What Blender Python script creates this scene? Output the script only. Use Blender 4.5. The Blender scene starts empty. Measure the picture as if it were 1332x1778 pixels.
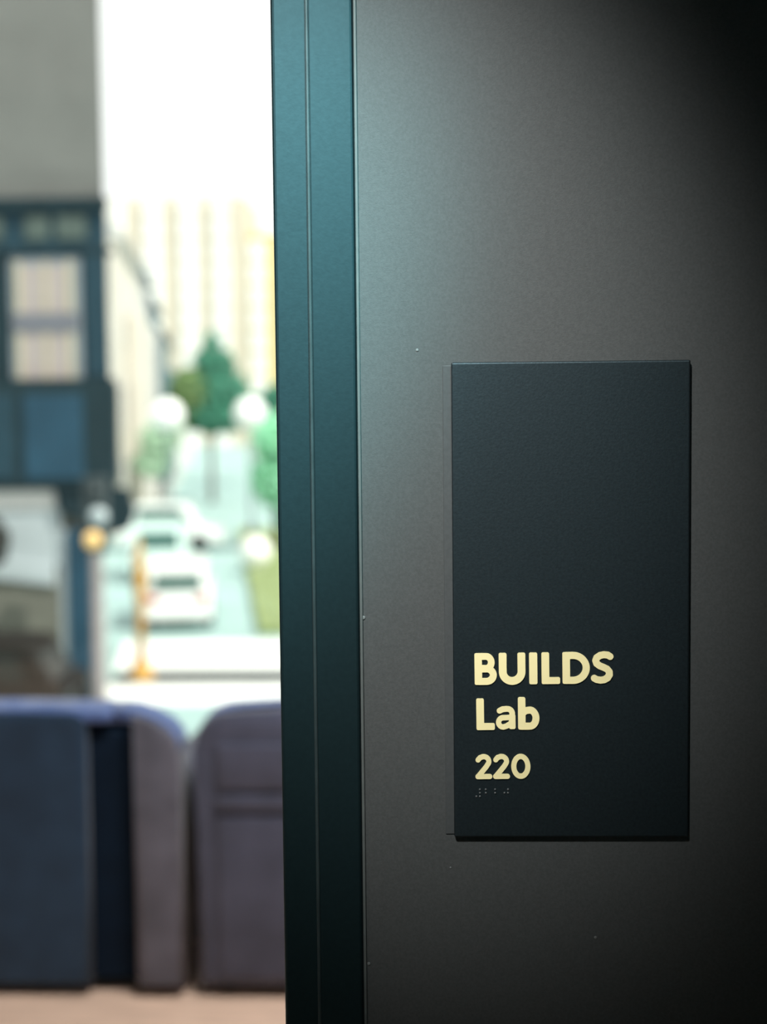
import bpy, bmesh, math, random
import numpy as np
from mathutils import Vector, Matrix
from mathutils.geometry import tessellate_polygon

random.seed(7)
sc = bpy.context.scene
COL = sc.collection
PI = math.pi

# ------------------------------------------------------------------ camera
cam_d = bpy.data.cameras.new('camera')
cam_d.sensor_fit = 'VERTICAL'
cam_d.sensor_height = 36.0
cam_d.lens = 2500.0 / 1778.0 * 36.0
cam_d.clip_start = 0.02
cam_d.clip_end = 1500
cam_d.dof.use_dof = True
cam_d.dof.focus_distance = 0.934
cam_d.dof.aperture_fstop = 4.0
cam = bpy.data.objects.new('camera', cam_d)
cam.location = (0, 0, 1.5)
cam.rotation_euler = (math.radians(86.0), math.radians(0.57), math.radians(1.8))
COL.objects.link(cam)
sc.camera = cam

# ------------------------------------------------------------------ sky, sun, exposure
world = bpy.data.worlds.new('sky'); sc.world = world
world.use_nodes = True
bg = world.node_tree.nodes['Background']
bg.inputs['Color'].default_value = (1.0, 0.995, 0.97, 1)
bg.inputs['Strength'].default_value = 1.5

sun_d = bpy.data.lights.new('sun', 'SUN')
sun_d.energy = 5.4
sun_d.color = (1.0, 0.95, 0.86)
sun_d.angle = math.radians(0.6)
sun = bpy.data.objects.new('sun', sun_d)
sun.rotation_euler = Vector((-0.62, 0.42, -0.80)).to_track_quat('-Z', 'Y').to_euler()
COL.objects.link(sun)

sc.view_settings.view_transform = 'Standard'
sc.view_settings.look = 'None'
sc.view_settings.exposure = 0.0
sc.view_settings.gamma = 1.0
sc.view_settings.use_curve_mapping = False
sc.cycles.use_denoising = True
sc.cycles.sample_clamp_indirect = 6.0


# ------------------------------------------------------------------ materials
def mat(name, col, rough=0.6, metal=0.0, spec=0.5, var=0.0, scale=20.0, bump=0.0, bscale=None, coat=0.0, sheen=0.0, stretch=None):
    m = bpy.data.materials.new(name); m.use_nodes = True
    nt = m.node_tree; b = nt.nodes['Principled BSDF']
    b.inputs['Base Color'].default_value = (*col, 1)
    b.inputs['Roughness'].default_value = rough
    b.inputs['Metallic'].default_value = metal
    b.inputs['Specular IOR Level'].default_value = spec
    b.inputs['Coat Weight'].default_value = coat
    b.inputs['Sheen Weight'].default_value = sheen
    if var or bump:
        tc = nt.nodes.new('ShaderNodeTexCoord')
        mp = nt.nodes.new('ShaderNodeMapping')
        if stretch: mp.inputs['Scale'].default_value = stretch
        nt.links.new(tc.outputs['Object'], mp.inputs['Vector'])
    if var:
        n = nt.nodes.new('ShaderNodeTexNoise'); n.inputs['Scale'].default_value = scale
        n.inputs['Detail'].default_value = 5
        nt.links.new(mp.outputs['Vector'], n.inputs['Vector'])
        r = nt.nodes.new('ShaderNodeValToRGB')
        r.color_ramp.elements[0].position = 0.3
        r.color_ramp.elements[1].position = 0.7
        r.color_ramp.elements[0].color = (*[c * (1 - var) for c in col], 1)
        r.color_ramp.elements[1].color = (*[min(1, c * (1 + var)) for c in col], 1)
        nt.links.new(n.outputs['Fac'], r.inputs['Fac'])
        nt.links.new(r.outputs['Color'], b.inputs['Base Color'])
    if bump:
        n2 = nt.nodes.new('ShaderNodeTexNoise'); n2.inputs['Scale'].default_value = bscale or scale * 4
        n2.inputs['Detail'].default_value = 4
        nt.links.new(mp.outputs['Vector'], n2.inputs['Vector'])
        bp = nt.nodes.new('ShaderNodeBump'); bp.inputs['Strength'].default_value = bump
        bp.inputs['Distance'].default_value = 0.002
        nt.links.new(n2.outputs['Fac'], bp.inputs['Height'])
        nt.links.new(bp.outputs['Normal'], b.inputs['Normal'])
    return m


def emit_mat(name, col, strength):
    m = mat(name, col, 0.4)
    b = m.node_tree.nodes['Principled BSDF']
    b.inputs['Emission Color'].default_value = (*col, 1)
    b.inputs['Emission Strength'].default_value = strength
    return m


def glass_mat(name, tint=(0.96, 0.985, 0.98), refl=0.06):
    m = bpy.data.materials.new(name); m.use_nodes = True
    nt = m.node_tree; nt.nodes.clear()
    o = nt.nodes.new('ShaderNodeOutputMaterial')
    t = nt.nodes.new('ShaderNodeBsdfTransparent'); t.inputs['Color'].default_value = (*tint, 1)
    g = nt.nodes.new('ShaderNodeBsdfGlossy'); g.inputs['Roughness'].default_value = 0.02
    x = nt.nodes.new('ShaderNodeMixShader'); x.inputs['Fac'].default_value = refl
    nt.links.new(t.outputs[0], x.inputs[1]); nt.links.new(g.outputs[0], x.inputs[2])
    nt.links.new(x.outputs[0], o.inputs['Surface'])
    return m


M = {}
M['wall'] = mat('charcoal wall paint', (0.0655, 0.0655, 0.0640), 0.6, spec=0.35, var=0.12, scale=650, bump=0.10, bscale=1200)
M['frame'] = mat('dark satin frame paint', (0.025, 0.049, 0.055), 0.52, metal=0.93, spec=0.5, var=0.06, scale=300, bump=0.02, bscale=500)
M['bead'] = mat('painted frame edge highlight', (0.05, 0.07, 0.072), 0.5, metal=0.6, var=0.2, scale=60)  # lighter tone paints in the highlight between the two frame bands
M['sealant'] = mat('grey sealant', (0.10, 0.105, 0.10), 0.5, var=0.1, scale=90)
M['plate'] = mat('matt black acrylic', (0.040, 0.054, 0.061), 0.48, metal=0.86, spec=0.5, var=0.12, scale=500, bump=0.05, bscale=700)
M['sign_shade'] = mat('grey painted sign shadow', (0.054, 0.055, 0.055), 0.6, var=0.1, scale=400)  # darker grey painted as the sign's shadow on the wall
M['letter'] = mat('cream tactile lettering', (0.99, 0.82, 0.43), 0.55, spec=0.3, var=0.012, scale=300)
M['braille'] = mat('clear braille bead', (0.085, 0.088, 0.088), 0.3, spec=0.8, var=0.05, scale=300)
M['roomwall'] = mat('pale room paint', (0.50, 0.49, 0.47), 0.7, var=0.04, scale=30, bump=0.1)
M['corrwall'] = mat('grey corridor paint', (0.07, 0.07, 0.07), 0.7, var=0.05, scale=30, bump=0.1)
M['ceil'] = mat('white ceiling paint', (0.55, 0.55, 0.53), 0.8, var=0.03, scale=20, bump=0.1)
M['floor'] = mat('pale oak floor', (0.78, 0.53, 0.385), 0.5, var=0.16, scale=6, bump=0.05, stretch=(1, 8, 1))
M['winframe'] = mat('dark window aluminium', (0.03, 0.035, 0.04), 0.4, metal=0.6, var=0.08, scale=50)
M['glass'] = glass_mat('clear window glass')
M['aquaglass'] = glass_mat('aqua tinted glass', (0.50, 0.78, 0.83), 0.05)
M['navy'] = mat('navy upholstery', (0.016, 0.036, 0.066), 0.85, spec=0.2, var=0.20, scale=9, bump=0.4, bscale=600, sheen=0.25)
M['skylit_top'] = mat('upholstery with painted sky light', (0.085, 0.14, 0.33), 0.8, var=0.12, scale=9, bump=0.4, bscale=600, sheen=0.3)  # sky light on the chair tops, painted in as a lighter blue
M['slate'] = mat('slate upholstery', (0.064, 0.066, 0.100), 0.8, spec=0.3, var=0.24, scale=9, bump=0.4, bscale=600, sheen=0.3)
M['slatelight'] = mat('pale slate upholstery', (0.105, 0.100, 0.125), 0.8, spec=0.3, var=0.24, scale=9, bump=0.4, bscale=600, sheen=0.3)
M['recess_shade'] = mat('dark recess shade upholstery', (0.003, 0.010, 0.022), 0.85, spec=0.15, var=0.15, scale=15, bump=0.4, bscale=600)  # shade of the back recess put into a near-black fabric; also on seat bases
M['dark'] = mat('black metal', (0.012, 0.012, 0.013), 0.5, metal=0.3, var=0.1, scale=40)
M['lampwhite'] = emit_mat('lamp diffuser', (1.0, 0.97, 0.9), 3.0)


# ------------------------------------------------------------------ helpers
def link(name, me, m, parent=None, loc=(0, 0, 0), rot=(0, 0, 0), smooth=False):
    if m is not None and not me.materials: me.materials.append(m)
    if smooth:
        for p in me.polygons: p.use_smooth = True
    o = bpy.data.objects.new(name, me); COL.objects.link(o)
    o.location = loc; o.rotation_euler = rot
    if parent: o.parent = parent
    return o


def from_bm(name, bm, m, parent=None, smooth=False, **k):
    me = bpy.data.meshes.new(name)
    bmesh.ops.recalc_face_normals(bm, faces=bm.faces[:])
    bm.to_mesh(me); bm.free()
    return link(name, me, m, parent, smooth=smooth, **k)


def bx(bm, x0, x1, y0, y1, z0, z1, bevel=0.0, seg=2):
    r = bmesh.ops.create_cube(bm, size=1.0)
    vs = r['verts']
    for v in vs:
        v.co = Vector(((x0 + x1) / 2 + v.co.x * (x1 - x0), (y0 + y1) / 2 + v.co.y * (y1 - y0), (z0 + z1) / 2 + v.co.z * (z1 - z0)))
    if bevel:
        es = list({e for v in vs for e in v.link_edges})
        bmesh.ops.bevel(bm, geom=es, offset=bevel, segments=seg, affect='EDGES', profile=0.5, clamp_overlap=True)


def box(name, x0, x1, y0, y1, z0, z1, m, parent=None, bevel=0.0, seg=2, **k):
    bm = bmesh.new(); bx(bm, x0, x1, y0, y1, z0, z1, bevel, seg)
    return from_bm(name, bm, m, parent, **k)


def prism(name, pts, z0, z1, m, parent=None, bevel=0.0, seg=2, **k):
    """footprint polygon (x, y) extruded in z"""
    bm = bmesh.new()
    a = [bm.verts.new((x, y, z0)) for x, y in pts]; b = [bm.verts.new((x, y, z1)) for x, y in pts]
    bm.faces.new(a); bm.faces.new(b)
    n = len(pts)
    for i in range(n): bm.faces.new((a[i], a[(i + 1) % n], b[(i + 1) % n], b[i]))
    if bevel: bmesh.ops.bevel(bm, geom=bm.edges[:], offset=bevel, segments=seg, affect='EDGES', profile=0.5, clamp_overlap=True)
    return from_bm(name, bm, m, parent, **k)


def profile_y(name, pts, y0, y1, m, parent=None, bevel=0.0, seg=3, **k):
    """outline polygon in (x, z) extruded in y"""
    bm = bmesh.new()
    a = [bm.verts.new((x, y0, z)) for x, z in pts]; b = [bm.verts.new((x, y1, z)) for x, z in pts]
    fa = bm.faces.new(a); fb = bm.faces.new(b)
    n = len(pts)
    for i in range(n): bm.faces.new((a[i], a[(i + 1) % n], b[(i + 1) % n], b[i]))
    if bevel:
        es = list(set(fa.edges) | set(fb.edges))
        bmesh.ops.bevel(bm, geom=es, offset=bevel, segments=seg, affect='EDGES', profile=0.5, clamp_overlap=True)
    return from_bm(name, bm, m, parent, **k)


def profile_x(name, pts, x0, x1, m, parent=None, bevel=0.0, seg=2, **k):
    """outline polygon in (y, z) extruded in x"""
    bm = bmesh.new()
    a = [bm.verts.new((x0, y, z)) for y, z in pts]; b = [bm.verts.new((x1, y, z)) for y, z in pts]
    fa = bm.faces.new(a); fb = bm.faces.new(b)
    n = len(pts)
    for i in range(n): bm.faces.new((a[i], a[(i + 1) % n], b[(i + 1) % n], b[i]))
    if bevel:
        es = list(set(fa.edges) | set(fb.edges))
        bmesh.ops.bevel(bm, geom=es, offset=bevel, segments=seg, affect='EDGES', profile=0.5, clamp_overlap=True)
    return from_bm(name, bm, m, parent, **k)


def lathe(name, prof, m, parent=None, n=24, axis='Z', **k):
    """profile (radius, height) turned about an axis"""
    bm = bmesh.new(); rings = []
    for r, h in prof:
        ring = []
        for i in range(n):
            a = 2 * PI * i / n
            p = (r * math.cos(a), r * math.sin(a), h)
            if axis == 'Y': p = (p[0], h, p[1])
            if axis == 'X': p = (h, p[0], p[1])
            ring.append(bm.verts.new(p))
        rings.append(ring)
    for q in range(len(rings) - 1):
        for i in range(n):
            bm.faces.new((rings[q][i], rings[q][(i + 1) % n], rings[q + 1][(i + 1) % n], rings[q + 1][i]))
    bm.faces.new(rings[0]); bm.faces.new(rings[-1])
    return from_bm(name, bm, m, parent, smooth=k.pop('smooth', True), **k)


def tag(o, label, cat, group=None):
    o['label'] = label; o['category'] = cat
    if group: o['group'] = group
    return o


def thing(name, label, cat, loc=(0, 0, 0), rotz=0.0, group=None):
    o = bpy.data.objects.new(name, None); COL.objects.link(o)
    o.empty_display_size = 0.1
    o.location = loc; o.rotation_euler = (0, 0, rotz)
    return tag(o, label, cat, group)


def struct(o, label=None):
    o['kind'] = 'structure'
    if label: o['label'] = label
    return o


def struct_root(name, loc=(0, 0, 0), label=None):
    o = bpy.data.objects.new(name, None); COL.objects.link(o); o.location = loc
    return struct(o, label)


# ------------------------------------------------------------------ the rooms
WY = 0.93            # corridor face of the wall that carries the sign
WT = 0.12            # its thickness
OX0, OX1 = -1.00, -0.0985   # clear opening of the doorway
FR = 0.0525          # face width of the door frame
HZ = 2.15
H1 = 2.85            # corridor ceiling
ST = -3.5            # street level below the second storey

wf = struct_root('wall_front', label='charcoal painted wall beside the doorway')
box('wall_panel', OX1 + FR - 0.004, 2.6, WY, WY + WT, 0, H1, M['wall'], wf)
box('wall_panel', -3.2, OX0 - FR + 0.004, WY, WY + WT, 0, H1, M['wall'], wf)
box('wall_panel', OX0 - FR + 0.004, OX1 + FR - 0.004, WY, WY + WT, HZ + FR - 0.004, H1, M['wall'], wf)
box('wall_panel', -3.2, 2.6, WY + 0.02, WY + WT, H1, 3.4, M['roomwall'], wf)

M['fleck'] = mat('pale paint fleck', (0.16, 0.16, 0.155), 0.6, var=0.1, scale=300)
for x, z, r in ((0.107, 1.153, 0.0011), (-0.0072, 1.539, 0.0010), (-0.0436, 1.366, 0.0014), (-0.0425, 1.135, 0.0012), (0.012, 1.20, 0.0007)):
    fb = bmesh.new(); bmesh.ops.create_icosphere(fb, subdivisions=2, radius=r)
    for v in fb.verts: v.co.y *= 0.35
    from_bm('paint_fleck', fb, M['fleck'], wf, smooth=True, loc=(x, WY - 0.0002, z))

struct(box('floor', -4.4, 2.6, -3.2, 5.0, -0.12, 0.0, M['floor']), 'pale wooden floor')
cl = struct_root('ceiling', label='white ceiling')
box('ceiling_slab', -3.3, 2.7, -3.3, WY + WT, H1, H1 + 0.1, M['ceil'], cl)
box('ceiling_slab', -4.5, 2.7, WY + WT, 5.0, 3.4, 3.5, M['ceil'], cl)
wb = struct_root('wall_back')
BX0, BX1, BZ0, BZ1 = -1.35, 0.45, 1.98, 2.78
box('wall_panel', -3.2, 2.6, -3.3, -3.2, 0, BZ0, M['corrwall'], wb)
box('wall_panel', -3.2, 2.6, -3.3, -3.2, BZ1, H1, M['corrwall'], wb)
box('wall_panel', -3.2, BX0, -3.3, -3.2, BZ0, BZ1, M['corrwall'], wb)
box('wall_panel', BX1, 2.6, -3.3, -3.2, BZ0, BZ1, M['corrwall'], wb)
hw = struct_root('added_window', (0, -3.25, 0), 'added high aqua tinted window, unseen, mirrored in the door frame')  # made-up window, gives door frame and sign a bright reflection
box('window_frame', BX0, BX1, -0.04, 0.04, BZ0, BZ0 + 0.03, M['winframe'], hw)
box('window_frame', BX0, BX1, -0.04, 0.04, BZ1 - 0.03, BZ1, M['winframe'], hw)
for x in (BX0, BX1 - 0.03): box('window_frame', x, x + 0.03, -0.04, 0.04, BZ0 + 0.03, BZ1 - 0.03, M['winframe'], hw)
box('pane', BX0 + 0.03, BX1 - 0.03, -0.004, 0.004, BZ0 + 0.03, BZ1 - 0.03, M['aquaglass'], hw)
wl = struct_root('wall_left')
box('wall_panel', -3.3, -3.2, -3.3, WY + WT, 0, H1, M['corrwall'], wl)
box('wall_panel', -4.5, -4.4, WY + WT, 5.0, 0, 3.4, M['roomwall'], wl)
box('wall_panel', -4.4, -3.2, WY + 0.02, WY + WT, 0, 3.4, M['roomwall'], wl)
struct(box('wall_right', 2.6, 2.7, -3.3, 5.0, 0, 3.4, M['corrwall']))

# door frame: two stepped bands on each jamb and on the head
door = struct_root('door_1', (0, WY, 0), 'dark satin metal door frame with a stepped face')
XS = -0.0757         # line between the inner band and the outer band
for sgn in (1, -1):
    cx = (OX0 + OX1) / 2
    def mx(x): return x if sgn == 1 else 2 * cx - x
    a, b, c = mx(OX1), mx(XS), mx(OX1 + FR)
    box('frame_inner_band', min(a, b + sgn * 0.004), max(a, b + sgn * 0.004), -0.002, WT + 0.002, 0, HZ + FR, M['frame'], door, 0.0025, 3)
    box('frame_outer_band', min(b, c), max(b, c), -0.004, WT + 0.004, 0, HZ + FR, M['frame'], door, 0.0022, 3)
    box('frame_edge_highlight', min(b - sgn * 0.0008, b + sgn * 0.0016), max(b - sgn * 0.0008, b + sgn * 0.0016), -0.0046, 0.002, 0, HZ + FR, M['bead'], door, 0.0008)  # thin strip added as the painted light line along the step
    box('sealant_bead', min(c, c + sgn * 0.002), max(c, c + sgn * 0.002), -0.0016, 0.002, 0, HZ + FR, M['sealant'], door, 0.0006)
box('frame_head', OX0 - FR, OX1 + FR, -0.0036, WT + 0.0036, HZ + 0.023, HZ + FR, M['frame'], door, 0.0022, 3)
box('frame_head_stop', OX0, OX1, -0.0017, WT + 0.0017, HZ, HZ + 0.026, M['frame'], door, 0.0022, 3)

# big window of the far room, in the wall over the street
GY = 4.82
ww = struct_root('wall_window', label='wall around the big street window')
box('wall_panel', -4.4, 2.6, GY - 0.05, GY + 0.12, ST, 0.20, M['corrwall'], ww)
box('wall_panel', -4.4, 2.6, GY - 0.05, GY + 0.12, 3.30, 3.4, M['roomwall'], ww)
box('wall_panel', 1.6, 2.6, GY - 0.05, GY + 0.12, 0.20, 3.30, M['roomwall'], ww)
box('wall_panel', -4.4, -3.9, GY - 0.05, GY + 0.12, 0.20, 3.30, M['roomwall'], ww)
win = struct_root('window_1', (0, GY, 0), 'large fixed street window in a dark frame')
box('window_frame', -3.9, 1.6, -0.03, 0.06, 0.20, 0.25, M['winframe'], win)
box('window_frame', -3.9, 1.6, -0.03, 0.06, 3.24, 3.30, M['winframe'], win)
for x in (-3.9, -2.05, -0.20, 1.54):
    box('window_mullion', x, x + 0.06, -0.03, 0.06, 0.25, 3.24, M['winframe'], win)
for x in (-3.84, -1.99, -0.14):
    box('pane', x, x + (1.79 if x < -1 else 1.68), 0.005, 0.015, 0.25, 3.24, M['glass'], win)


# ------------------------------------------------------------------ tactile sign: glyphs as rounded strokes
def sd_seg(X, Y, a, b):
    ax, ay = a; bx_, by = b
    dx, dy = bx_ - ax, by - ay
    L = dx * dx + dy * dy + 1e-12
    t = np.clip(((X - ax) * dx + (Y - ay) * dy) / L, 0, 1)
    return np.hypot(X - ax - t * dx, Y - ay - t * dy)


def sd_line(X, Y, pts, r):
    d = None
    for a, b in zip(pts, pts[1:]):
        q = sd_seg(X, Y, a, b); d = q if d is None else np.minimum(d, q)
    return d - r


def sd_box(X, Y, x0, y0, x1, y1, r=0.05):
    qx = np.abs(X - (x0 + x1) / 2) - (x1 - x0) / 2 + r
    qy = np.abs(Y - (y0 + y1) / 2) - (y1 - y0) / 2 + r
    return np.hypot(np.maximum(qx, 0), np.maximum(qy, 0)) + np.minimum(np.maximum(qx, qy), 0) - r


def arc(cx, cy, rx, ry, a0, a1, n=22):
    return [(cx + rx * math.cos(math.radians(a0 + (a1 - a0) * i / n)), cy + ry * math.sin(math.radians(a0 + (a1 - a0) * i / n))) for i in range(n + 1)]


def gB(X, Y):
    s = sd_box(X, Y, 0, 0, 0.235, 1)
    up = sd_line(X, Y, [(0.12, 0.895), (0.36, 0.895)] + arc(0.36, 0.705, 0.165, 0.19, 90, -90) + [(0.12, 0.52)], 0.105)
    lo = sd_line(X, Y, [(0.12, 0.50), (0.37, 0.50)] + arc(0.37, 0.305, 0.215, 0.20, 90, -90) + [(0.12, 0.105)], 0.108)
    return np.minimum(s, np.minimum(up, lo))


def gU(X, Y):
    w, h = 0.83, 0.122
    d = sd_line(X, Y, [(h, 0.85), (h, 0.40)] + arc(w / 2, 0.40, w / 2 - h, 0.29, 180, 360) + [(w - h, 0.85)], h)
    caps = np.minimum(sd_box(X, Y, 0, 0.5, 2 * h, 1.0), sd_box(X, Y, w - 2 * h, 0.5, w, 1.0))
    return np.minimum(d, caps)


def gI(X, Y): return sd_box(X, Y, 0, 0, 0.255, 1.0)


def gL(X, Y): return np.minimum(sd_box(X, Y, 0, 0, 0.24, 1.0), sd_box(X, Y, 0, 0, 0.575, 0.215))


def gD(X, Y):
    s = sd_box(X, Y, 0, 0, 0.235, 1)
    d = sd_line(X, Y, [(0.12, 0.893), (0.33, 0.893)] + arc(0.33, 0.5, 0.41, 0.393, 90, -90) + [(0.12, 0.107)], 0.11)
    return np.minimum(s, d)


def gS(X, Y):
    p = [(0.585, 0.845), (0.52, 0.89), (0.40, 0.905), (0.27, 0.88), (0.17, 0.81), (0.135, 0.72), (0.165, 0.63), (0.26, 0.555), (0.38, 0.505),
         (0.49, 0.45), (0.555, 0.37), (0.56, 0.27), (0.50, 0.17), (0.40, 0.115), (0.28, 0.10), (0.17, 0.12), (0.09, 0.165)]
    return sd_line(X, Y, p, 0.106)


def ga(X, Y):
    st = sd_box(X, Y, 0.415, 0.02, 0.62, 0.50, 0.06)
    top = sd_line(X, Y, [(0.125, 0.605), (0.22, 0.65), (0.33, 0.66)] + arc(0.37, 0.51, 0.15, 0.15, 90, 0), 0.088)
    bowl = sd_line(X, Y, [(0.53, 0.40), (0.36, 0.385)] + arc(0.24, 0.235, 0.15, 0.148, 100, 270) + [(0.34, 0.115), (0.50, 0.22)], 0.082)
    return np.minimum(st, np.minimum(top, bowl))


def gb(X, Y):
    st = sd_box(X, Y, 0, 0, 0.235, 1.03, 0.06)
    p = [(0.14, 0.53), (0.25, 0.60), (0.36, 0.615)] + arc(0.37, 0.36, 0.19, 0.255, 90, -90) + [(0.24, 0.105), (0.12, 0.105)]
    return np.minimum(st, sd_line(X, Y, p, 0.108))


def g2(X, Y):
    p = [(0.115, 0.775), (0.19, 0.865), (0.31, 0.905)] + arc(0.345, 0.715, 0.20, 0.19, 90, -25)[1:] + [(0.44, 0.50), (0.30, 0.33), (0.115, 0.105)]
    return np.minimum(sd_line(X, Y, p, 0.100), sd_line(X, Y, [(0.10, 0.10), (0.575, 0.10)], 0.10))


def g0(X, Y): return sd_line(X, Y, arc(0.38, 0.5, 0.28, 0.40, 0, 360, 48), 0.102)


def contours(fn, w, h, step=0.0167):
    xs = np.arange(-0.08, w + 0.1, step); ys = np.arange(-0.08, h + 0.1, step)
    X, Y = np.meshgrid(xs, ys); D = fn(X, Y)
    D = np.where(np.abs(D) < 1e-7, 1e-7, D)
    nxt = {}
    def cut(i, j, k, l):
        a, b = D[j, i], D[l, k]; t = a / (a - b)
        return (('h' if j == l else 'v', min(i, k), min(j, l)), (xs[i] + t * (xs[k] - xs[i]), ys[j] + t * (ys[l] - ys[j])))
    pos = {}
    for j in range(len(ys) - 1):
        for i in range(len(xs) - 1):
            c = [(i, j), (i + 1, j), (i + 1, j + 1), (i, j + 1)]
            ins = [D[q[1], q[0]] < 0 for q in c]
            if all(ins) or not any(ins): continue
            out, inn = [], []
            for q in range(4):
                a, b = c[q], c[(q + 1) % 4]
                if ins[q] != ins[(q + 1) % 4]:
                    kkey, p = cut(*a, *b); pos[kkey] = p
                    (out if ins[q] else inn).append(kkey)
            for u, v in zip(out, inn): nxt[u] = v
    loops = []
    while nxt:
        s = next(iter(nxt)); lp = []; q = s
        while q in nxt:
            lp.append(pos[q]); q = nxt.pop(q)
        if len(lp) > 6: loops.append(lp)
    return loops


def glyph_mesh(fn, w, h, size, depth):
    loops = contours(fn, w, h)
    def area(l): return sum(a[0] * b[1] - b[0] * a[1] for a, b in zip(l, l[1:] + l[:1])) / 2
    loops.sort(key=lambda l: -abs(area(l)))
    vecs = [[Vector((x, y, 0)) for x, y in l] for l in loops]
    tris = tessellate_polygon(vecs)
    flat = [p for l in loops for p in l]
    n = len(flat); v = []
    for x, z in flat: v.append((x * size, -depth, z * size))
    for x, z in flat: v.append((x * size, 0.0, z * size))
    f = [tuple(t) for t in tris]
    o = 0
    for l in loops:
        m = len(l)
        for i in range(m): f.append((o + i, o + (i + 1) % m, n + o + (i + 1) % m, n + o + i))
        o += m
    me = bpy.data.meshes.new('letter'); me.from_pydata(v, [], f); me.update()
    bm = bmesh.new(); bm.from_mesh(me); bmesh.ops.recalc_face_normals(bm, faces=bm.faces[:]); bm.to_mesh(me); bm.free()
    return me


SX0, SX1, SZ0, SZ1 = 0.0145, 0.1668, 1.2215, 1.5308
sign = thing('room_sign', 'black rectangular room sign with raised cream lettering on the charcoal wall', 'sign', (SX0, WY, SZ0))
sw, sh = SX1 - SX0, SZ1 - SZ0
box('sign_shadow_strip', -0.0055, sw - 0.004, -0.0008, 0.0, 0.0012, sh - 0.0018, M['sign_shade'], sign, 0.0006)  # added sheet, its dark left edge stands for the sign's shadow
box('sign_plate', 0, sw, -0.0042, -0.0008, 0, sh, M['plate'], sign, 0.0012, 3)
TILT = math.radians(0.45)
def letter(fn, w, h, x, z, size):
    me = glyph_mesh(fn, w, h, size, 0.0009)
    o = link('letter', me, M['letter'], sign, (x - SX0, -0.0042, z - SZ0), (0, -TILT, 0))
    return o
CAP = 0.0207
row1 = [(gB, .70, 1), (gU, .83, 1), (gI, .26, 1), (gL, .58, 1), (gD, .85, 1), (gS, .68, 1)]
px1 = [0.0284, 0.0441, 0.0637, 0.0717, 0.0852, 0.1038]
for k, ((fn, w, h), x) in enumerate(zip(row1, px1)):
    letter(fn, w, h, x, 1.3224 + (x - 0.0284) * math.tan(TILT), CAP)
for (fn, w, h), x in zip([(gL, .58, 1), (ga, .63, .8), (gb, .67, 1.03)], [0.0294, 0.0419, 0.0564]):
    letter(fn, w, h, x, 1.2927 + (x - 0.0294) * math.tan(TILT), CAP)
for (fn, w, h), x in zip([(g2, .68, 1), (g2, .68, 1), (g0, .76, 1)], [0.0285, 0.0400, 0.0519]):
    letter(fn, w, h, x, 1.2603 + (x - 0.0285) * math.tan(TILT), 0.0163)
bd = bmesh.new()
bmesh.ops.create_uvsphere(bd, u_segments=10, v_segments=6, radius=0.00075)
bme = bpy.data.meshes.new('braille_dot'); bd.to_mesh(bme); bd.free()
for p in bme.polygons: p.use_smooth = True
DP, CP = 0.0023, 0.0061
for ci, dots in enumerate([(3, 4, 5, 6), (1, 2), (1, 2), (2, 4, 5)]):
    for d in dots:
        x = ci * CP + (0 if d < 4 else DP); z = -((d - 1) % 3) * DP
        link('braille_dot', bme, M['braille'], sign, (0.0291 + x - SX0, -0.0042, 1.2533 + z - SZ0))


# ------------------------------------------------------------------ lounge chairs in the far room
def arch(x0, x1, z0, z1, r, crown, n=8):
    """outline with rounded top corners and a slightly crowned top edge"""
    pts = [(x0, z0), (x1, z0)]
    for i in range(n + 1):
        a = PI / 2 * i / n; pts.append((x1 - r + r * math.cos(a), z1 - crown - r + r * math.sin(a)))
    for i in range(1, 8):
        t = i / 8; pts.append((x1 - r - (x1 - x0 - 2 * r) * t, z1 - crown + crown * math.sin(PI * t)))
    for i in range(n + 1):
        a = PI / 2 + PI / 2 * i / n; pts.append((x0 + r + r * math.cos(a), z1 - crown - r + r * math.sin(a)))
    return pts


def chair_body(t, w, m_side):
    box('seat_cushion', 0.07, w - 0.07, 0.13, 0.66, 0.26, 0.43, M['navy'], t, 0.04, 3, smooth=True)
    box('seat_base', 0.03, w - 0.03, 0.10, 0.66, 0.07, 0.26, M['recess_shade'], t, 0.02, 2, smooth=True)
    for x in (0.0, w - 0.09):
        box('arm', x, x + 0.09, 0.10, 0.64, 0.07, 0.56, m_side, t, 0.03, 3, smooth=True)
    for x in (0.05, w - 0.09):
        for y in (0.06, 0.58):
            box('leg', x, x + 0.04, y, y + 0.04, 0.0, 0.075, M['dark'], t, 0.004)


c1 = thing('lounge_chair', 'navy upholstered lounge chair with a broad grey side wing, seen from behind', 'chair', (-1.435, 3.60, 0), math.radians(-0.8))
w1 = 0.80
profile_y('back_shell', arch(0.0, w1 - 0.012, 0.03, 0.715, 0.07, 0.006), 0.03, 0.13, M['recess_shade'], c1, 0.02, smooth=True)
profile_y('back_panel', arch(0.008, 0.555, 0.03, 0.745, 0.03, 0.004), -0.01, 0.10, M['navy'], c1, 0.02, smooth=True)
profile_y('side_wing', [(0.675, 0.03), (0.795, 0.03), (0.795, 0.63), (0.785, 0.672), (0.76, 0.70), (0.72, 0.722), (0.675, 0.738)], -0.015, 0.12, M['slatelight'], c1, 0.018, smooth=True)
profile_y('skylit_top_roll', arch(0.02, 0.62, 0.715, 0.752, 0.018, 0.004), 0.0, 0.14, M['skylit_top'], c1, 0.012, smooth=True)  # top surface coloured with the sky light that falls on it
profile_y('skylit_wing_strip', [(0.62, 0.715), (0.675, 0.715), (0.75, 0.68), (0.78, 0.64), (0.796, 0.64), (0.788, 0.675), (0.762, 0.706), (0.72, 0.730), (0.675, 0.746), (0.62, 0.75)], 0.02, 0.13, M['skylit_top'], c1, 0.004, smooth=True)  # strip added to paint sky light along the wing's upper edge
chair_body(c1, w1, M['slate'])

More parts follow.
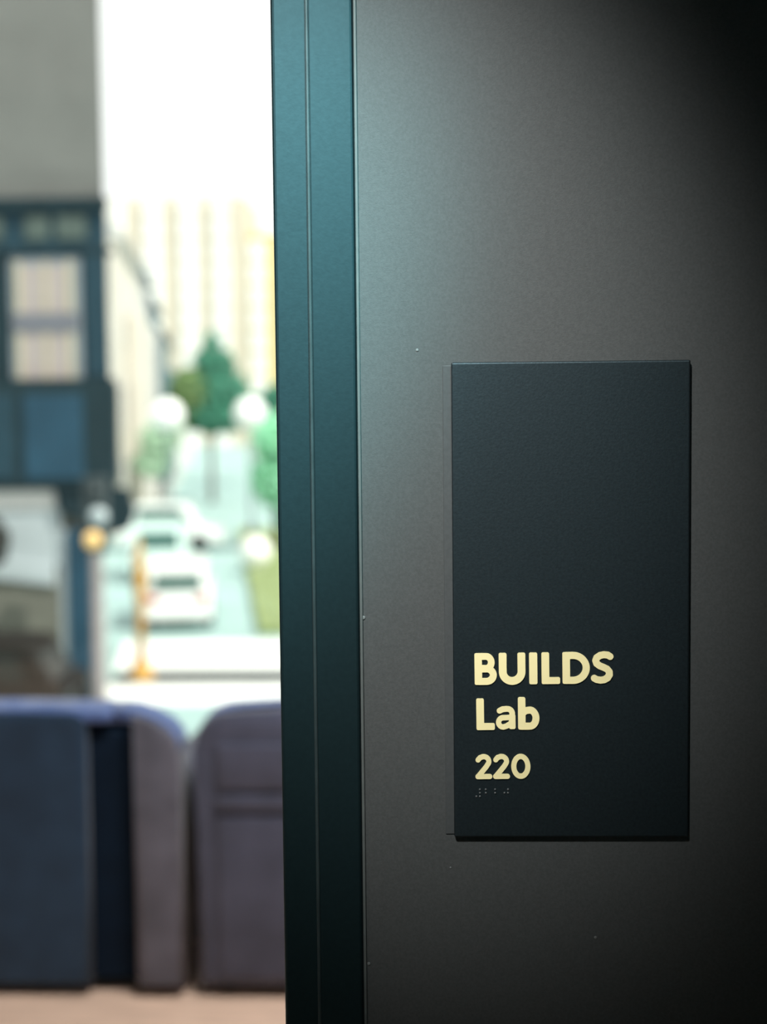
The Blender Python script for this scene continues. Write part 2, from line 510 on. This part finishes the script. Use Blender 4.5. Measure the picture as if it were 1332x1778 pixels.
c2 = thing('lounge_chair', 'slate purple lounge chair with a seamed back, beside the charcoal wall', 'chair', (-0.604, 3.585, 0), math.radians(-0.8))
w2 = 0.80
profile_y('back_shell', arch(0.0, w2, 0.03, 0.755, 0.085, 0.014), -0.005, 0.13, M['slate'], c2, 0.03, 4, smooth=True)
box('back_yoke', 0.06, w2 - 0.06, -0.016, 0.0, 0.545, 0.665, M['slate'], c2, 0.008, 3, smooth=True)
box('back_band', 0.06, w2 - 0.06, -0.020, 0.0, 0.49, 0.535, M['slate'], c2, 0.008, 3, smooth=True)
box('back_panel', 0.06, w2 - 0.06, -0.016, 0.0, 0.06, 0.48, M['slate'], c2, 0.008, 3, smooth=True)
profile_y('skylit_rim_strip', arch(0.004, w2 - 0.004, 0.60, 0.762, 0.085, 0.014), 0.05, 0.128, M['skylit_top'], c2, 0.006, smooth=True)  # strip added to paint the skylit rim of the back
chair_body(c2, w2, M['slate'])


# ------------------------------------------------------------------ added lamps, out of view, for the corridor and the far room
def spot_head(label, loc, target, energy, col, size_deg, blend, radius):
    t = thing('added_spotlight', label, 'lamp', (loc[0], loc[1], H1))
    dz = loc[2] - H1
    d = (Vector(target) - Vector(loc)).normalized()
    q = d.to_track_quat('-Z', 'Y').to_euler()
    lathe('ceiling_canopy', [(0.05, -0.025), (0.05, 0.0)], M['dark'], t)
    lathe('stem', [(0.008, dz + 0.02), (0.008, -0.02)], M['dark'], t, 10)
    lathe('lamp_head', [(0.042, -0.02), (0.045, -0.02), (0.045, 0.09), (0.03, 0.12), (0.03, 0.121)], M['dark'], t, 20, loc=(0, 0, dz), rot=q)
    ld = bpy.data.lights.new('spotlight_beam', 'SPOT')
    ld.energy = energy; ld.color = col; ld.spot_size = math.radians(size_deg); ld.spot_blend = blend; ld.shadow_soft_size = radius
    lo = bpy.data.objects.new('spotlight_beam', ld); COL.objects.link(lo)
    lo.parent = t; lo.location = Vector((0, 0, dz)) + d * 0.03; lo.rotation_euler = q
    return t


def panel_lamp(label, loc, sx, sy, energy, col):
    t = thing('added_panel_lamp', label, 'lamp', loc)
    box('lamp_tray', -sx / 2 - 0.02, sx / 2 + 0.02, -sy / 2 - 0.02, sy / 2 + 0.02, -0.05, 0.0, M['dark'], t, 0.004)
    ld = bpy.data.lights.new('panel_light', 'AREA'); ld.shape = 'RECTANGLE'; ld.size = sx; ld.size_y = sy
    ld.energy = energy; ld.color = col
    lo = bpy.data.objects.new('panel_light', ld); COL.objects.link(lo); lo.parent = t; lo.location = (0, 0, -0.056)
    return t


spot_head('added unseen ceiling spotlight throwing an aqua beam on the wall by the door frame', (0.25, 0.08, 2.43), (-0.15, WY, 1.56), 214, (0.31, 0.91, 1.0), 17.9, 1.0, 0.05)  # made-up lamp for the aqua glare on wall and frame
spot_head('added unseen ceiling spotlight throwing a white beam on the room sign', (-0.32, -0.11, 2.48), (-0.068, WY, 1.544), 188, (0.93, 1.0, 0.99), 25.0, 1.0, 0.05)  # made-up lamp, shapes the brightness of the wall and lettering
panel_lamp('added unseen ceiling panel lamp in the room with the lounge chairs', (0.65, 2.3, 3.4), 1.6, 0.4, 130, (0.93, 0.96, 1.0))  # lamp put in to brighten the chair backs and floor

# ------------------------------------------------------------------ the street outside
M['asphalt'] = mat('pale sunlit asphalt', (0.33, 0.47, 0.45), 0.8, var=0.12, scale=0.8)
M['walk'] = mat('concrete sidewalk', (0.50, 0.55, 0.50), 0.8, var=0.12, scale=1.2)
M['paint'] = mat('white road paint', (0.88, 0.90, 0.86), 0.6, var=0.04, scale=2)
M['grass'] = mat('verge grass', (0.22, 0.28, 0.11), 0.9, var=0.25, scale=2)
M['stucco'] = mat('grey stucco', (0.135, 0.138, 0.130), 0.9, var=0.08, scale=1.2, bump=0.2)
M['teal'] = mat('dark teal joinery', (0.015, 0.042, 0.060), 0.7, spec=0.2, var=0.15, scale=1.5)
M['tealblue'] = mat('blue teal panel', (0.018, 0.056, 0.090), 0.7, spec=0.2, var=0.2, scale=1.0)
M['tealdark'] = mat('deep teal paint', (0.010, 0.026, 0.033), 0.7, spec=0.2, var=0.15, scale=1.5)  # darker teal for cornice, architrave, pilaster, bay base and corbel
M['orn'] = mat('grey green ornament', (0.065, 0.09, 0.08), 0.8, var=0.2, scale=3)
M['sash'] = mat('cream sash paint', (0.45, 0.395, 0.27), 0.6, var=0.04, scale=3)
M['rail'] = mat('grey sash rail', (0.13, 0.135, 0.16), 0.6, var=0.05, scale=3)
M['pane'] = mat('curtained pane', (0.35, 0.30, 0.285), 0.5, spec=0.4, var=0.06, scale=2)
M['casing'] = mat('grey casing', (0.22, 0.25, 0.28), 0.6, var=0.05, scale=3)
M['whitepanel'] = mat('white fascia', (0.60, 0.58, 0.56), 0.7, var=0.04, scale=2)
M['blind'] = mat('pale shop blind', (0.42, 0.47, 0.49), 0.6, var=0.06, scale=1.5)
M['stone'] = mat('tan grey stone', (0.14, 0.14, 0.115), 0.85, var=0.15, scale=2.5)
M['pinkstone'] = mat('pinkish grey paint', (0.27, 0.24, 0.235), 0.7, var=0.08, scale=3)
M['cream'] = mat('cream facade', (0.60, 0.555, 0.49), 0.9, var=0.08, scale=0.4)
M['cream2'] = mat('pale grey facade', (0.50, 0.49, 0.47), 0.9, var=0.08, scale=0.4)
M['bluegrey'] = mat('blue grey facade', (0.10, 0.17, 0.185), 0.9, var=0.1, scale=0.4)
M['slateroof'] = mat('slate roof', (0.10, 0.14, 0.16), 0.8, var=0.15, scale=1.0)
M['farpane'] = mat('house window glass', (0.25, 0.29, 0.30), 0.2, var=0.05, scale=1)
M['tower'] = mat('yellow cream tower wall', (0.58, 0.52, 0.42), 0.9, var=0.05, scale=0.1)
M['towery'] = mat('yellow tower wing wall', (0.58, 0.48, 0.24), 0.9, var=0.05, scale=0.1)
M['towerwin'] = mat('white tower bays', (0.80, 0.79, 0.75), 0.7, var=0.03, scale=0.1)
M['leafdk'] = mat('deep green leaves', (0.05, 0.24, 0.155), 0.7, var=0.35, scale=1.2)
M['leaflt'] = mat('bright green leaves', (0.30, 0.68, 0.44), 0.7, var=0.3, scale=1.2)
M['leafye'] = mat('yellow green leaves', (0.15, 0.25, 0.09), 0.7, var=0.3, scale=1.2)
M['leafpale'] = mat('pale sunlit leaves', (0.42, 0.62, 0.44), 0.7, var=0.2, scale=1.2)
M['bark'] = mat('bark', (0.10, 0.08, 0.06), 0.9, var=0.2, scale=4)
M['carwhite'] = mat('white car paint', (0.88, 0.90, 0.88), 0.35, coat=0.4, var=0.01, scale=2)
M['carpale'] = mat('pale aqua car paint', (0.62, 0.80, 0.76), 0.35, coat=0.4, var=0.02, scale=2)
M['carblack'] = mat('black car paint', (0.016, 0.014, 0.012), 0.7, spec=0.1, var=0.1, scale=2)
M['carglass'] = mat('tinted car glass', (0.06, 0.13, 0.115), 0.3, spec=0.2, var=0.05, scale=2)
M['carblackglass'] = mat('black car glass', (0.02, 0.022, 0.02), 0.4, spec=0.15, var=0.05, scale=2)
M['tyre'] = mat('tyre rubber', (0.015, 0.015, 0.015), 0.8, var=0.1, scale=20)
M['redlamp'] = mat('red tail lamp', (0.45, 0.03, 0.02), 0.3, var=0.05, scale=20)
M['orange'] = mat('orange pole paint', (0.56, 0.31, 0.075), 0.6, var=0.1, scale=3)
M['globe'] = mat('white lamp globe', (0.92, 0.92, 0.90), 0.4, var=0.01, scale=5)
M['concrete'] = mat('white concrete', (0.90, 0.89, 0.85), 0.7, var=0.03, scale=4)
M['amber'] = emit_mat('lit amber lens', (0.85, 0.55, 0.22), 0.35)
M['lensoff'] = mat('pale unlit lens', (0.42, 0.48, 0.50), 0.4, var=0.03, scale=20)
M['signal'] = mat('dark signal housing', (0.02, 0.032, 0.036), 0.5, var=0.1, scale=8)
M['pot'] = mat('dark basket', (0.012, 0.014, 0.012), 0.8, var=0.2, scale=8)

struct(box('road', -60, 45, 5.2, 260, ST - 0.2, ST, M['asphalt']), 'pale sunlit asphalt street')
ax = -0.15           # the street drifts left by 0.15 m for each metre away


def strip(name, l0, l1, y0, y1, z0, z1, m, label):
    return struct(prism(name, [(ax * y0 + l0, y0), (ax * y0 + l1, y0), (ax * y1 + l1, y1), (ax * y1 + l0, y1)], z0, z1, m), label)


strip('sidewalk', -12.0, -2.6, 56.5, 200, ST, ST + 0.13, M['walk'], 'concrete sidewalk along the row of houses')
strip('sidewalk', 4.6, 12.0, 34, 200, ST, ST + 0.13, M['walk'], 'concrete sidewalk on the tree side of the street')
strip('grass_verge', 0.95, 4.6, 32.0, 60, ST, ST + 0.16, M['grass'], 'yellow green grass verge beside the street')
cw = struct_root('crosswalk', label='two broad white painted crosswalk bands')
for y0, y1 in ((24.4, 26.25), (27.7, 31.2)):
    prism('painted_band', [(ax * y0 - 2.05, y0), (ax * y0 + 6, y0), (ax * y1 + 6, y1), (ax * y1 - 2.05, y1)], ST, ST + 0.006, M['paint'], cw)

box('dark_joint', -6.0, 0.5, 26.3, 27.65, ST, ST + 0.004, M['dark'], cw)

# dark teal corner building
tb = thing('teal_corner_building', 'dark teal and grey corner building with a sash window above a shopfront', 'building', (-5.54, 25.0, ST))
FP = lambda x0, x1, d: [(x1, 0), (x0, 0), (x0 - d * 0.26, d), (x1 - d * 0.26, d)]
prism('grey_upper_wall', FP(-6, -0.03, 6), 8.72, 14.0, M['stucco'], tb)
prism('teal_wall', FP(-6, 0.0, 6), 3.7, 8.72, M['teal'], tb)
prism('shop_wall', FP(-6, -0.30, 6), 0, 3.7, M['stone'], tb)
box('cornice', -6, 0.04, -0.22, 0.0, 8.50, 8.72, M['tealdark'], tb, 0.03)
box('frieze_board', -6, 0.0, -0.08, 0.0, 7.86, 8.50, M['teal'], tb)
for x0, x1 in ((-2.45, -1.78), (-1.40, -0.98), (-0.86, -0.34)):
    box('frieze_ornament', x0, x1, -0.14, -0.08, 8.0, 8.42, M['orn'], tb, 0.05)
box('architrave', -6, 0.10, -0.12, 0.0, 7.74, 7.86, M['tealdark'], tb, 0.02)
wn = box('sash_window', -1.70, -0.46, -0.06, 0.02, 5.45, 7.72, M['casing'], tb, 0.01)
for x0, x1 in ((-1.56, -1.09), (-1.05, -0.63)):
    for z0, z1 in ((5.60, 6.42), (6.76, 7.58)):
        box('pane', x0, x1, -0.075, -0.06, z0, z1, M['pane'], wn)
for x0, x1 in ((-1.58, -1.50), (-1.10, -1.04), (-0.69, -0.61)):
    for z0, z1 in ((5.54, 6.42), (6.76, 7.64)):
        box('glazing_bar', x0, x1, -0.10, -0.06, z0, z1, M['sash'], wn, 0.005)
box('meeting_rail', -1.66, -0.52, -0.11, -0.06, 6.42, 6.76, M['rail'], wn, 0.01)
box('pilaster', -0.40, 0.0, -0.12, 0.0, 5.64, 7.74, M['teal'], tb, 0.02)
box('pilaster', -2.20, -1.78, -0.12, 0.0, 5.64, 7.74, M['tealdark'], tb, 0.02)
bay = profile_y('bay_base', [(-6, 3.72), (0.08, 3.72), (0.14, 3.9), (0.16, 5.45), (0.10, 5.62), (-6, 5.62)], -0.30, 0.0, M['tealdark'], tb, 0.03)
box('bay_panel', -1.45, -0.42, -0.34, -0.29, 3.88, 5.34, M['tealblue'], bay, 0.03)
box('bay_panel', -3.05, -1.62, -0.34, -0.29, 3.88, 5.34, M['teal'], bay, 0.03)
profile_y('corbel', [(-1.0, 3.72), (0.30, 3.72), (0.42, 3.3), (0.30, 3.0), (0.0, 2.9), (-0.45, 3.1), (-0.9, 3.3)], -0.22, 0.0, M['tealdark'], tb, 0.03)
box('fascia_board', -3.4, -0.98, -0.12, 0.0, 3.36, 3.70, M['whitepanel'], tb, 0.02)
sb = box('shop_blind', -3.4, -0.92, -0.06, 0.0, 2.35, 3.36, M['blind'], tb)
profile_y('shop_awning', [(-3.4, 2.30), (-1.02, 2.02), (-1.02, 2.36), (-3.4, 2.60)], -0.20, -0.05, M['blind'], tb, 0.02)
box('stall_riser', -3.4, -0.95, -0.10, 0.0, 0.0, 2.2, M['stone'], tb, 0.02)
box('shop_pilaster', -0.94, -0.80, -0.12, 0.0, 0, 3.0, M['blind'], tb, 0.02)
box('shop_pilaster', -0.80, -0.38, -0.20, 0.0, 0, 3.0, M['tealblue'], tb, 0.03)

hb = thing('hanging_basket', 'dark round hanging basket in front of the shop blind', 'planter', (-7.55, 24.1, 0.10))
bm = bmesh.new(); bmesh.ops.create_icosphere(bm, subdivisions=3, radius=0.42)
for v in bm.verts: v.co *= 1 + random.uniform(-0.10, 0.10); v.co.z *= 1.15
from_bm('foliage', bm, M['pot'], hb, loc=(0, 0, -0.75))
lathe('chain', [(0.012, -0.35), (0.012, 0.12)], M['pot'], hb, 8)
box('bracket', -0.02, 0.02, -0.03, 0.54, 0.10, 0.14, M['pot'], hb)

# traffic light
tl = thing('traffic_light', 'traffic light with a lit amber lens on a pinkish grey pole', 'traffic light', (-5.52, 23.6, ST))
lathe('pole', [(0.16, 0.0), (0.16, 0.25), (0.115, 0.3), (0.105, 2.72), (0.105, 2.73)], M['pinkstone'], tl, 20)
hs = box('signal_housing', -0.20, 0.20, -0.12, 0.12, 2.72, 3.98, M['signal'], tl, 0.04)
for z, m, x, r in ((3.72, 'signal', 0.0, 0.12), (3.32, 'lensoff', 0.07, 0.155), (2.93, 'amber', -0.03, 0.15)):
    lathe('lens', [(r, -0.15), (r, -0.11)], M[m], hs, 20, 'Y', loc=(x, 0, z))

# orange pole
op = thing('orange_pole', 'orange striped construction pole with a flared base on the crosswalk edge', 'pole', (-5.43, 26.6, ST))
lathe('shaft', [(0.085, 0.2), (0.085, 1.5), (0.12, 1.55), (0.12, 2.1), (0.07, 2.5), (0.03, 2.72), (0.03, 2.721)], M['orange'], op, 16)
lathe('base', [(0.24, 0.0), (0.24, 0.1), (0.16, 0.32), (0.09, 0.42), (0.09, 0.421)], M['orange'], op, 16)


# row houses receding along the left side
def house(label, y0, ln, h, m, roof_m, nwin):
    t = thing('row_house', label, 'building', (ax * y0 - 3.7, y0, ST), math.atan(-ax), 'row houses along the street')
    box('wall', -8, 0, 0, ln, 0, h, m, t)
    profile_y('roof', [(-8.2, h), (0.35, h), (0.35, h + 0.25), (-1.2, h + 1.3), (-7, h + 1.3)], -0.05, ln + 0.02, roof_m, t)
    for k in range(nwin):
        yy = (k + 0.5) * ln / nwin
        for z in (1.2, 4.4, 7.6):
            if z + 1.9 > h: continue
            f = box('window', -0.02, 0.07, yy - 0.65, yy + 0.65, z, z + 1.9, M['whitepanel'], t)
            box('pane', 0.06, 0.09, yy - 0.5, yy + 0.5, z + 0.15, z + 1.75, M['farpane'], f)
    box('bay_front', 0.0, 0.7, ln * 0.3, ln * 0.7, 0.4, h * 0.78, m, t, 0.15)
    return t


house('pale cream row house next to the teal corner building', 57, 14, 11.9, M['cream'], M['cream2'], 3)
house('pale grey row house, second after the teal corner building', 71.2, 13, 12.2, M['cream2'], M['slateroof'], 3)
house('blue grey row house left of the dark green tree', 84.4, 15, 11.6, M['bluegrey'], M['slateroof'], 3)
house('dark blue grey house farthest along the row of houses', 99.6, 22, 10.6, M['bluegrey'], M['slateroof'], 4)

# tower block at the end of the street
tw = thing('tower_block', 'tall cream tower block with white vertical window bays at the street end', 'building', (-48.8, 220, ST))
box('main_wall', 0, 21.2, 0, 18, 0, 37.6, M['tower'], tw)
box('wing_wall', 21.2, 44, 1.5, 18, 0, 32.2, M['towery'], tw)
for x0, x1 in ((-0.0, 3.0), (5.7, 8.6), (11.2, 14.0), (16.2, 18.6)):
    b_ = box('window_bay', x0, x1, -0.6, 0.2, 0.0, 37.0, M['towerwin'], tw)
    for k in range(10): box('sill', x0, x1, -0.75, -0.55, 4 + k * 3.4, 4.25 + k * 3.4, M['tower'], b_)
for x0, x1 in ((21.6, 24.0), (29.5, 33.0), (37.0, 41.0)):
    b_ = box('window_bay', x0, x1, 0.9, 1.6, 0.0, 31.0, M['towerwin'], tw)
    for k in range(8): box('sill', x0, x1, 0.75, 0.95, 4 + k * 3.4, 4.25 + k * 3.4, M['towery'], b_)


# trees
def foliage(blobs, n, size):
    vs, fs = [], []
    tot = sum(b[3] ** 2 for b in blobs)
    for (cx, cy, cz, r, rz) in blobs:
        for _ in range(int(n * r * r / tot)):
            d = Vector((random.gauss(0, 1), random.gauss(0, 1), random.gauss(0, 1))).normalized() * random.uniform(0.55, 1.0)
            c = Vector((cx + d.x * r, cy + d.y * r, cz + d.z * rz))
            a = Vector((random.gauss(0, 1), random.gauss(0, 1), random.gauss(0, 1))).normalized()
            b = a.orthogonal().normalized(); s = size * random.uniform(0.6, 1.3)
            i = len(vs)
            vs += [tuple(c - a * s), tuple(c + b * s * 0.5), tuple(c + a * s), tuple(c - b * s * 0.5)]
            fs.append((i, i + 1, i + 2, i + 3))
    me = bpy.data.meshes.new('foliage'); me.from_pydata(vs, [], fs); me.update(); return me


def tree(name, label, loc, trunk_h, tr, sets, n, size, group=None):
    t = thing(name, label, 'tree', loc, 0, group)
    lathe('trunk', [(tr * 1.3, 0), (tr, 0.4), (tr * 0.7, trunk_h), (tr * 0.2, trunk_h * 1.25)], M['bark'], t, 10)
    for m, blobs in sets: link('foliage', foliage(blobs, n, size), M[m], t)
    return t


tree('street_tree', 'dark green pointed tree standing in front of the tower block', (-12.15, 80, ST), 5.0, 0.16,
     [('leafdk', [(0.3, 0, 4.8, 2.1, 1.0), (0.3, 0, 6.2, 1.95, 1.3), (0.25, 0, 7.7, 1.3, 1.0), (0.15, 0, 8.7, 0.6, 0.8)]),
      ('leafye', [(-1.0, -1.0, 6.1, 1.1, 1.4), (-1.2, -0.6, 5.0, 1.0, 0.9)])], 3400, 0.22)
tree('street_tree', 'bright green leafy tree low at the edge of the charcoal door frame', (-5.55, 52, ST), 2.2, 0.12,
     [('leaflt', [(0.3, 0, 4.0, 1.2, 1.0), (0.1, 0, 2.6, 1.1, 1.1), (0.7, 0, 1.4, 0.9, 0.9)]), ('leafdk', [(0.8, 0.5, 2.4, 1.2, 1.4)])], 2400, 0.16)
tree('street_tree', 'small grey green tree far behind the white globe lamp', (-11.6, 100, ST), 4.0, 0.14,
     [('leafdk', [(0, 0, 5.4, 1.5, 0.9), (1.2, 0, 6.2, 1.2, 0.8)])], 1200, 0.22)

tree('street_tree', 'pale sunlit green tree in front of the pale cream row house', (-11.3, 60, ST), 2.6, 0.09,
     [('leafpale', [(0, 0, 3.9, 0.85, 0.8), (-0.3, 0, 3.0, 0.8, 0.7), (0.35, 0, 4.5, 0.7, 0.5)])], 1500, 0.13)


# globe street lamps
def street_lamp(label, loc, h):
    t = thing('street_lamp', label, 'street lamp', loc, 0, 'white globe street lamps')
    lathe('post', [(0.16, 0), (0.14, 0.5), (0.06, 0.6), (0.05, h - 0.5), (0.1, h - 0.45)], M['rail'], t, 14)
    bm = bmesh.new(); bmesh.ops.create_uvsphere(bm, u_segments=20, v_segments=14, radius=0.65)
    from_bm('globe', bm, M['globe'], t, smooth=True, loc=(0, 0, h))
    return t


street_lamp('white globe street lamp left of the dark green tree', (-10.2, 56, ST), 4.92)
street_lamp('white globe street lamp right of the dark green tree', (-7.15, 57.5, ST), 4.95)


# cars
def car(name, label, cat, loc, rotz, paint, L=4.3, W=1.8, H=1.55, van=False):
    """front points along local +x"""
    t = thing(name, label, cat, loc, rotz)
    hl = L / 2; gm = M['carblackglass' if paint == 'carblack' else 'carglass']
    lower = [(-hl, 0.32), (-hl + 0.05, 0.85), (-hl + 0.12, 0.95), (hl - 0.75, 0.93), (hl - 0.1, 0.80), (hl, 0.62), (hl, 0.32)]
    for_y = lambda nm, pts, w, m, par, bv: profile_y(nm, pts, -w / 2, w / 2, m, par, bv)
    for_y('body', lower, W, M[paint], t, 0.06)
    cab = [(-hl + 0.25, 0.92), (-hl + 0.55, H - 0.05), (-hl + 0.75, H), (0.35, H), (0.55, H - 0.05), (hl - 0.95, 0.92)]
    if van: cab = [(-hl + 0.05, 0.92), (-hl + 0.12, H - 0.04), (-hl + 0.2, H), (0.65, H), (0.8, H - 0.05), (hl - 0.75, 0.92)]
    for_y('cabin', cab, W * 0.86, M[paint], t, 0.05)
    for s in (-1, 1):
        profile_y('side_window', [(-hl + 0.6, 0.98), (-hl + 0.75, H - 0.14), (0.30, H - 0.14), (0.9, 0.98)], s * W * 0.43 - 0.012, s * W * 0.43 + 0.012, gm, t)
        for x in (-hl + 0.8, hl - 0.8):
            lathe('wheel', [(0.33, -0.1), (0.33, 0.1)], M['tyre'], t, 18, 'Y', loc=(x, s * (W / 2 - 0.09), 0.33))
        box('tail_lamp', -hl - 0.015, -hl + 0.06, s * W * 0.36 - 0.12, s * W * 0.36 + 0.12, 0.68, 0.84, M['carblackglass' if paint == 'carblack' else 'redlamp'], t, 0.01)
    xr0, xr1 = (-hl + 0.27, -hl + 0.50) if not van else (-hl + 0.04, -hl + 0.09)
    profile_x_pts = [(-W * 0.36, 1.0), (W * 0.36, 1.0), (W * 0.33, H - 0.18), (-W * 0.33, H - 0.18)]
    bm = bmesh.new()
    f = []
    for off in (0.0, -0.02):
        f.append([bm.verts.new((xr0 + (xr1 - xr0) * (z - 1.0) / (H - 1.18) - 0.015 + off, y, z)) for y, z in profile_x_pts])
    bm.faces.new(f[0]); bm.faces.new(f[1])
    for i in range(4): bm.faces.new((f[0][i], f[0][(i + 1) % 4], f[1][(i + 1) % 4], f[1][i]))
    from_bm('rear_window', bm, gm, t)
    return t


car('white_car', 'white car crossing the street side on, farther than the other white car', 'car', (-9.45, 52.5, ST), math.radians(2), 'carwhite', L=3.7, W=1.75, H=1.72)
car('white_hatchback', 'white hatchback seen from behind, right of the orange pole', 'car', (-6.05, 34.5, ST), math.radians(98), 'carwhite', L=4.0, W=1.55, H=1.5, van=True)
car('black_car', 'black car parked in front of the teal corner building', 'car', (-7.65, 21.9, ST), PI, 'carblack', L=4.4, W=1.8, H=1.56)
car('pale_car', 'pale aqua car parked along the row of houses', 'car', (-8.3, 44.0, ST), math.radians(98), 'carpale', L=4.2, W=1.75, H=1.7)

# white ball bollard
bo = thing('ball_bollard', 'white concrete ball on a short pedestal beside the grass verge', 'bollard', (-5.45, 44.5, ST))
lathe('pedestal', [(0.3, 0), (0.3, 0.12), (0.16, 0.2), (0.16, 0.21)], M['concrete'], bo)
bm = bmesh.new(); bmesh.ops.create_uvsphere(bm, u_segments=24, v_segments=14, radius=0.5)
from_bm('ball', bm, M['concrete'], bo, smooth=True, loc=(0, 0, 0.66))
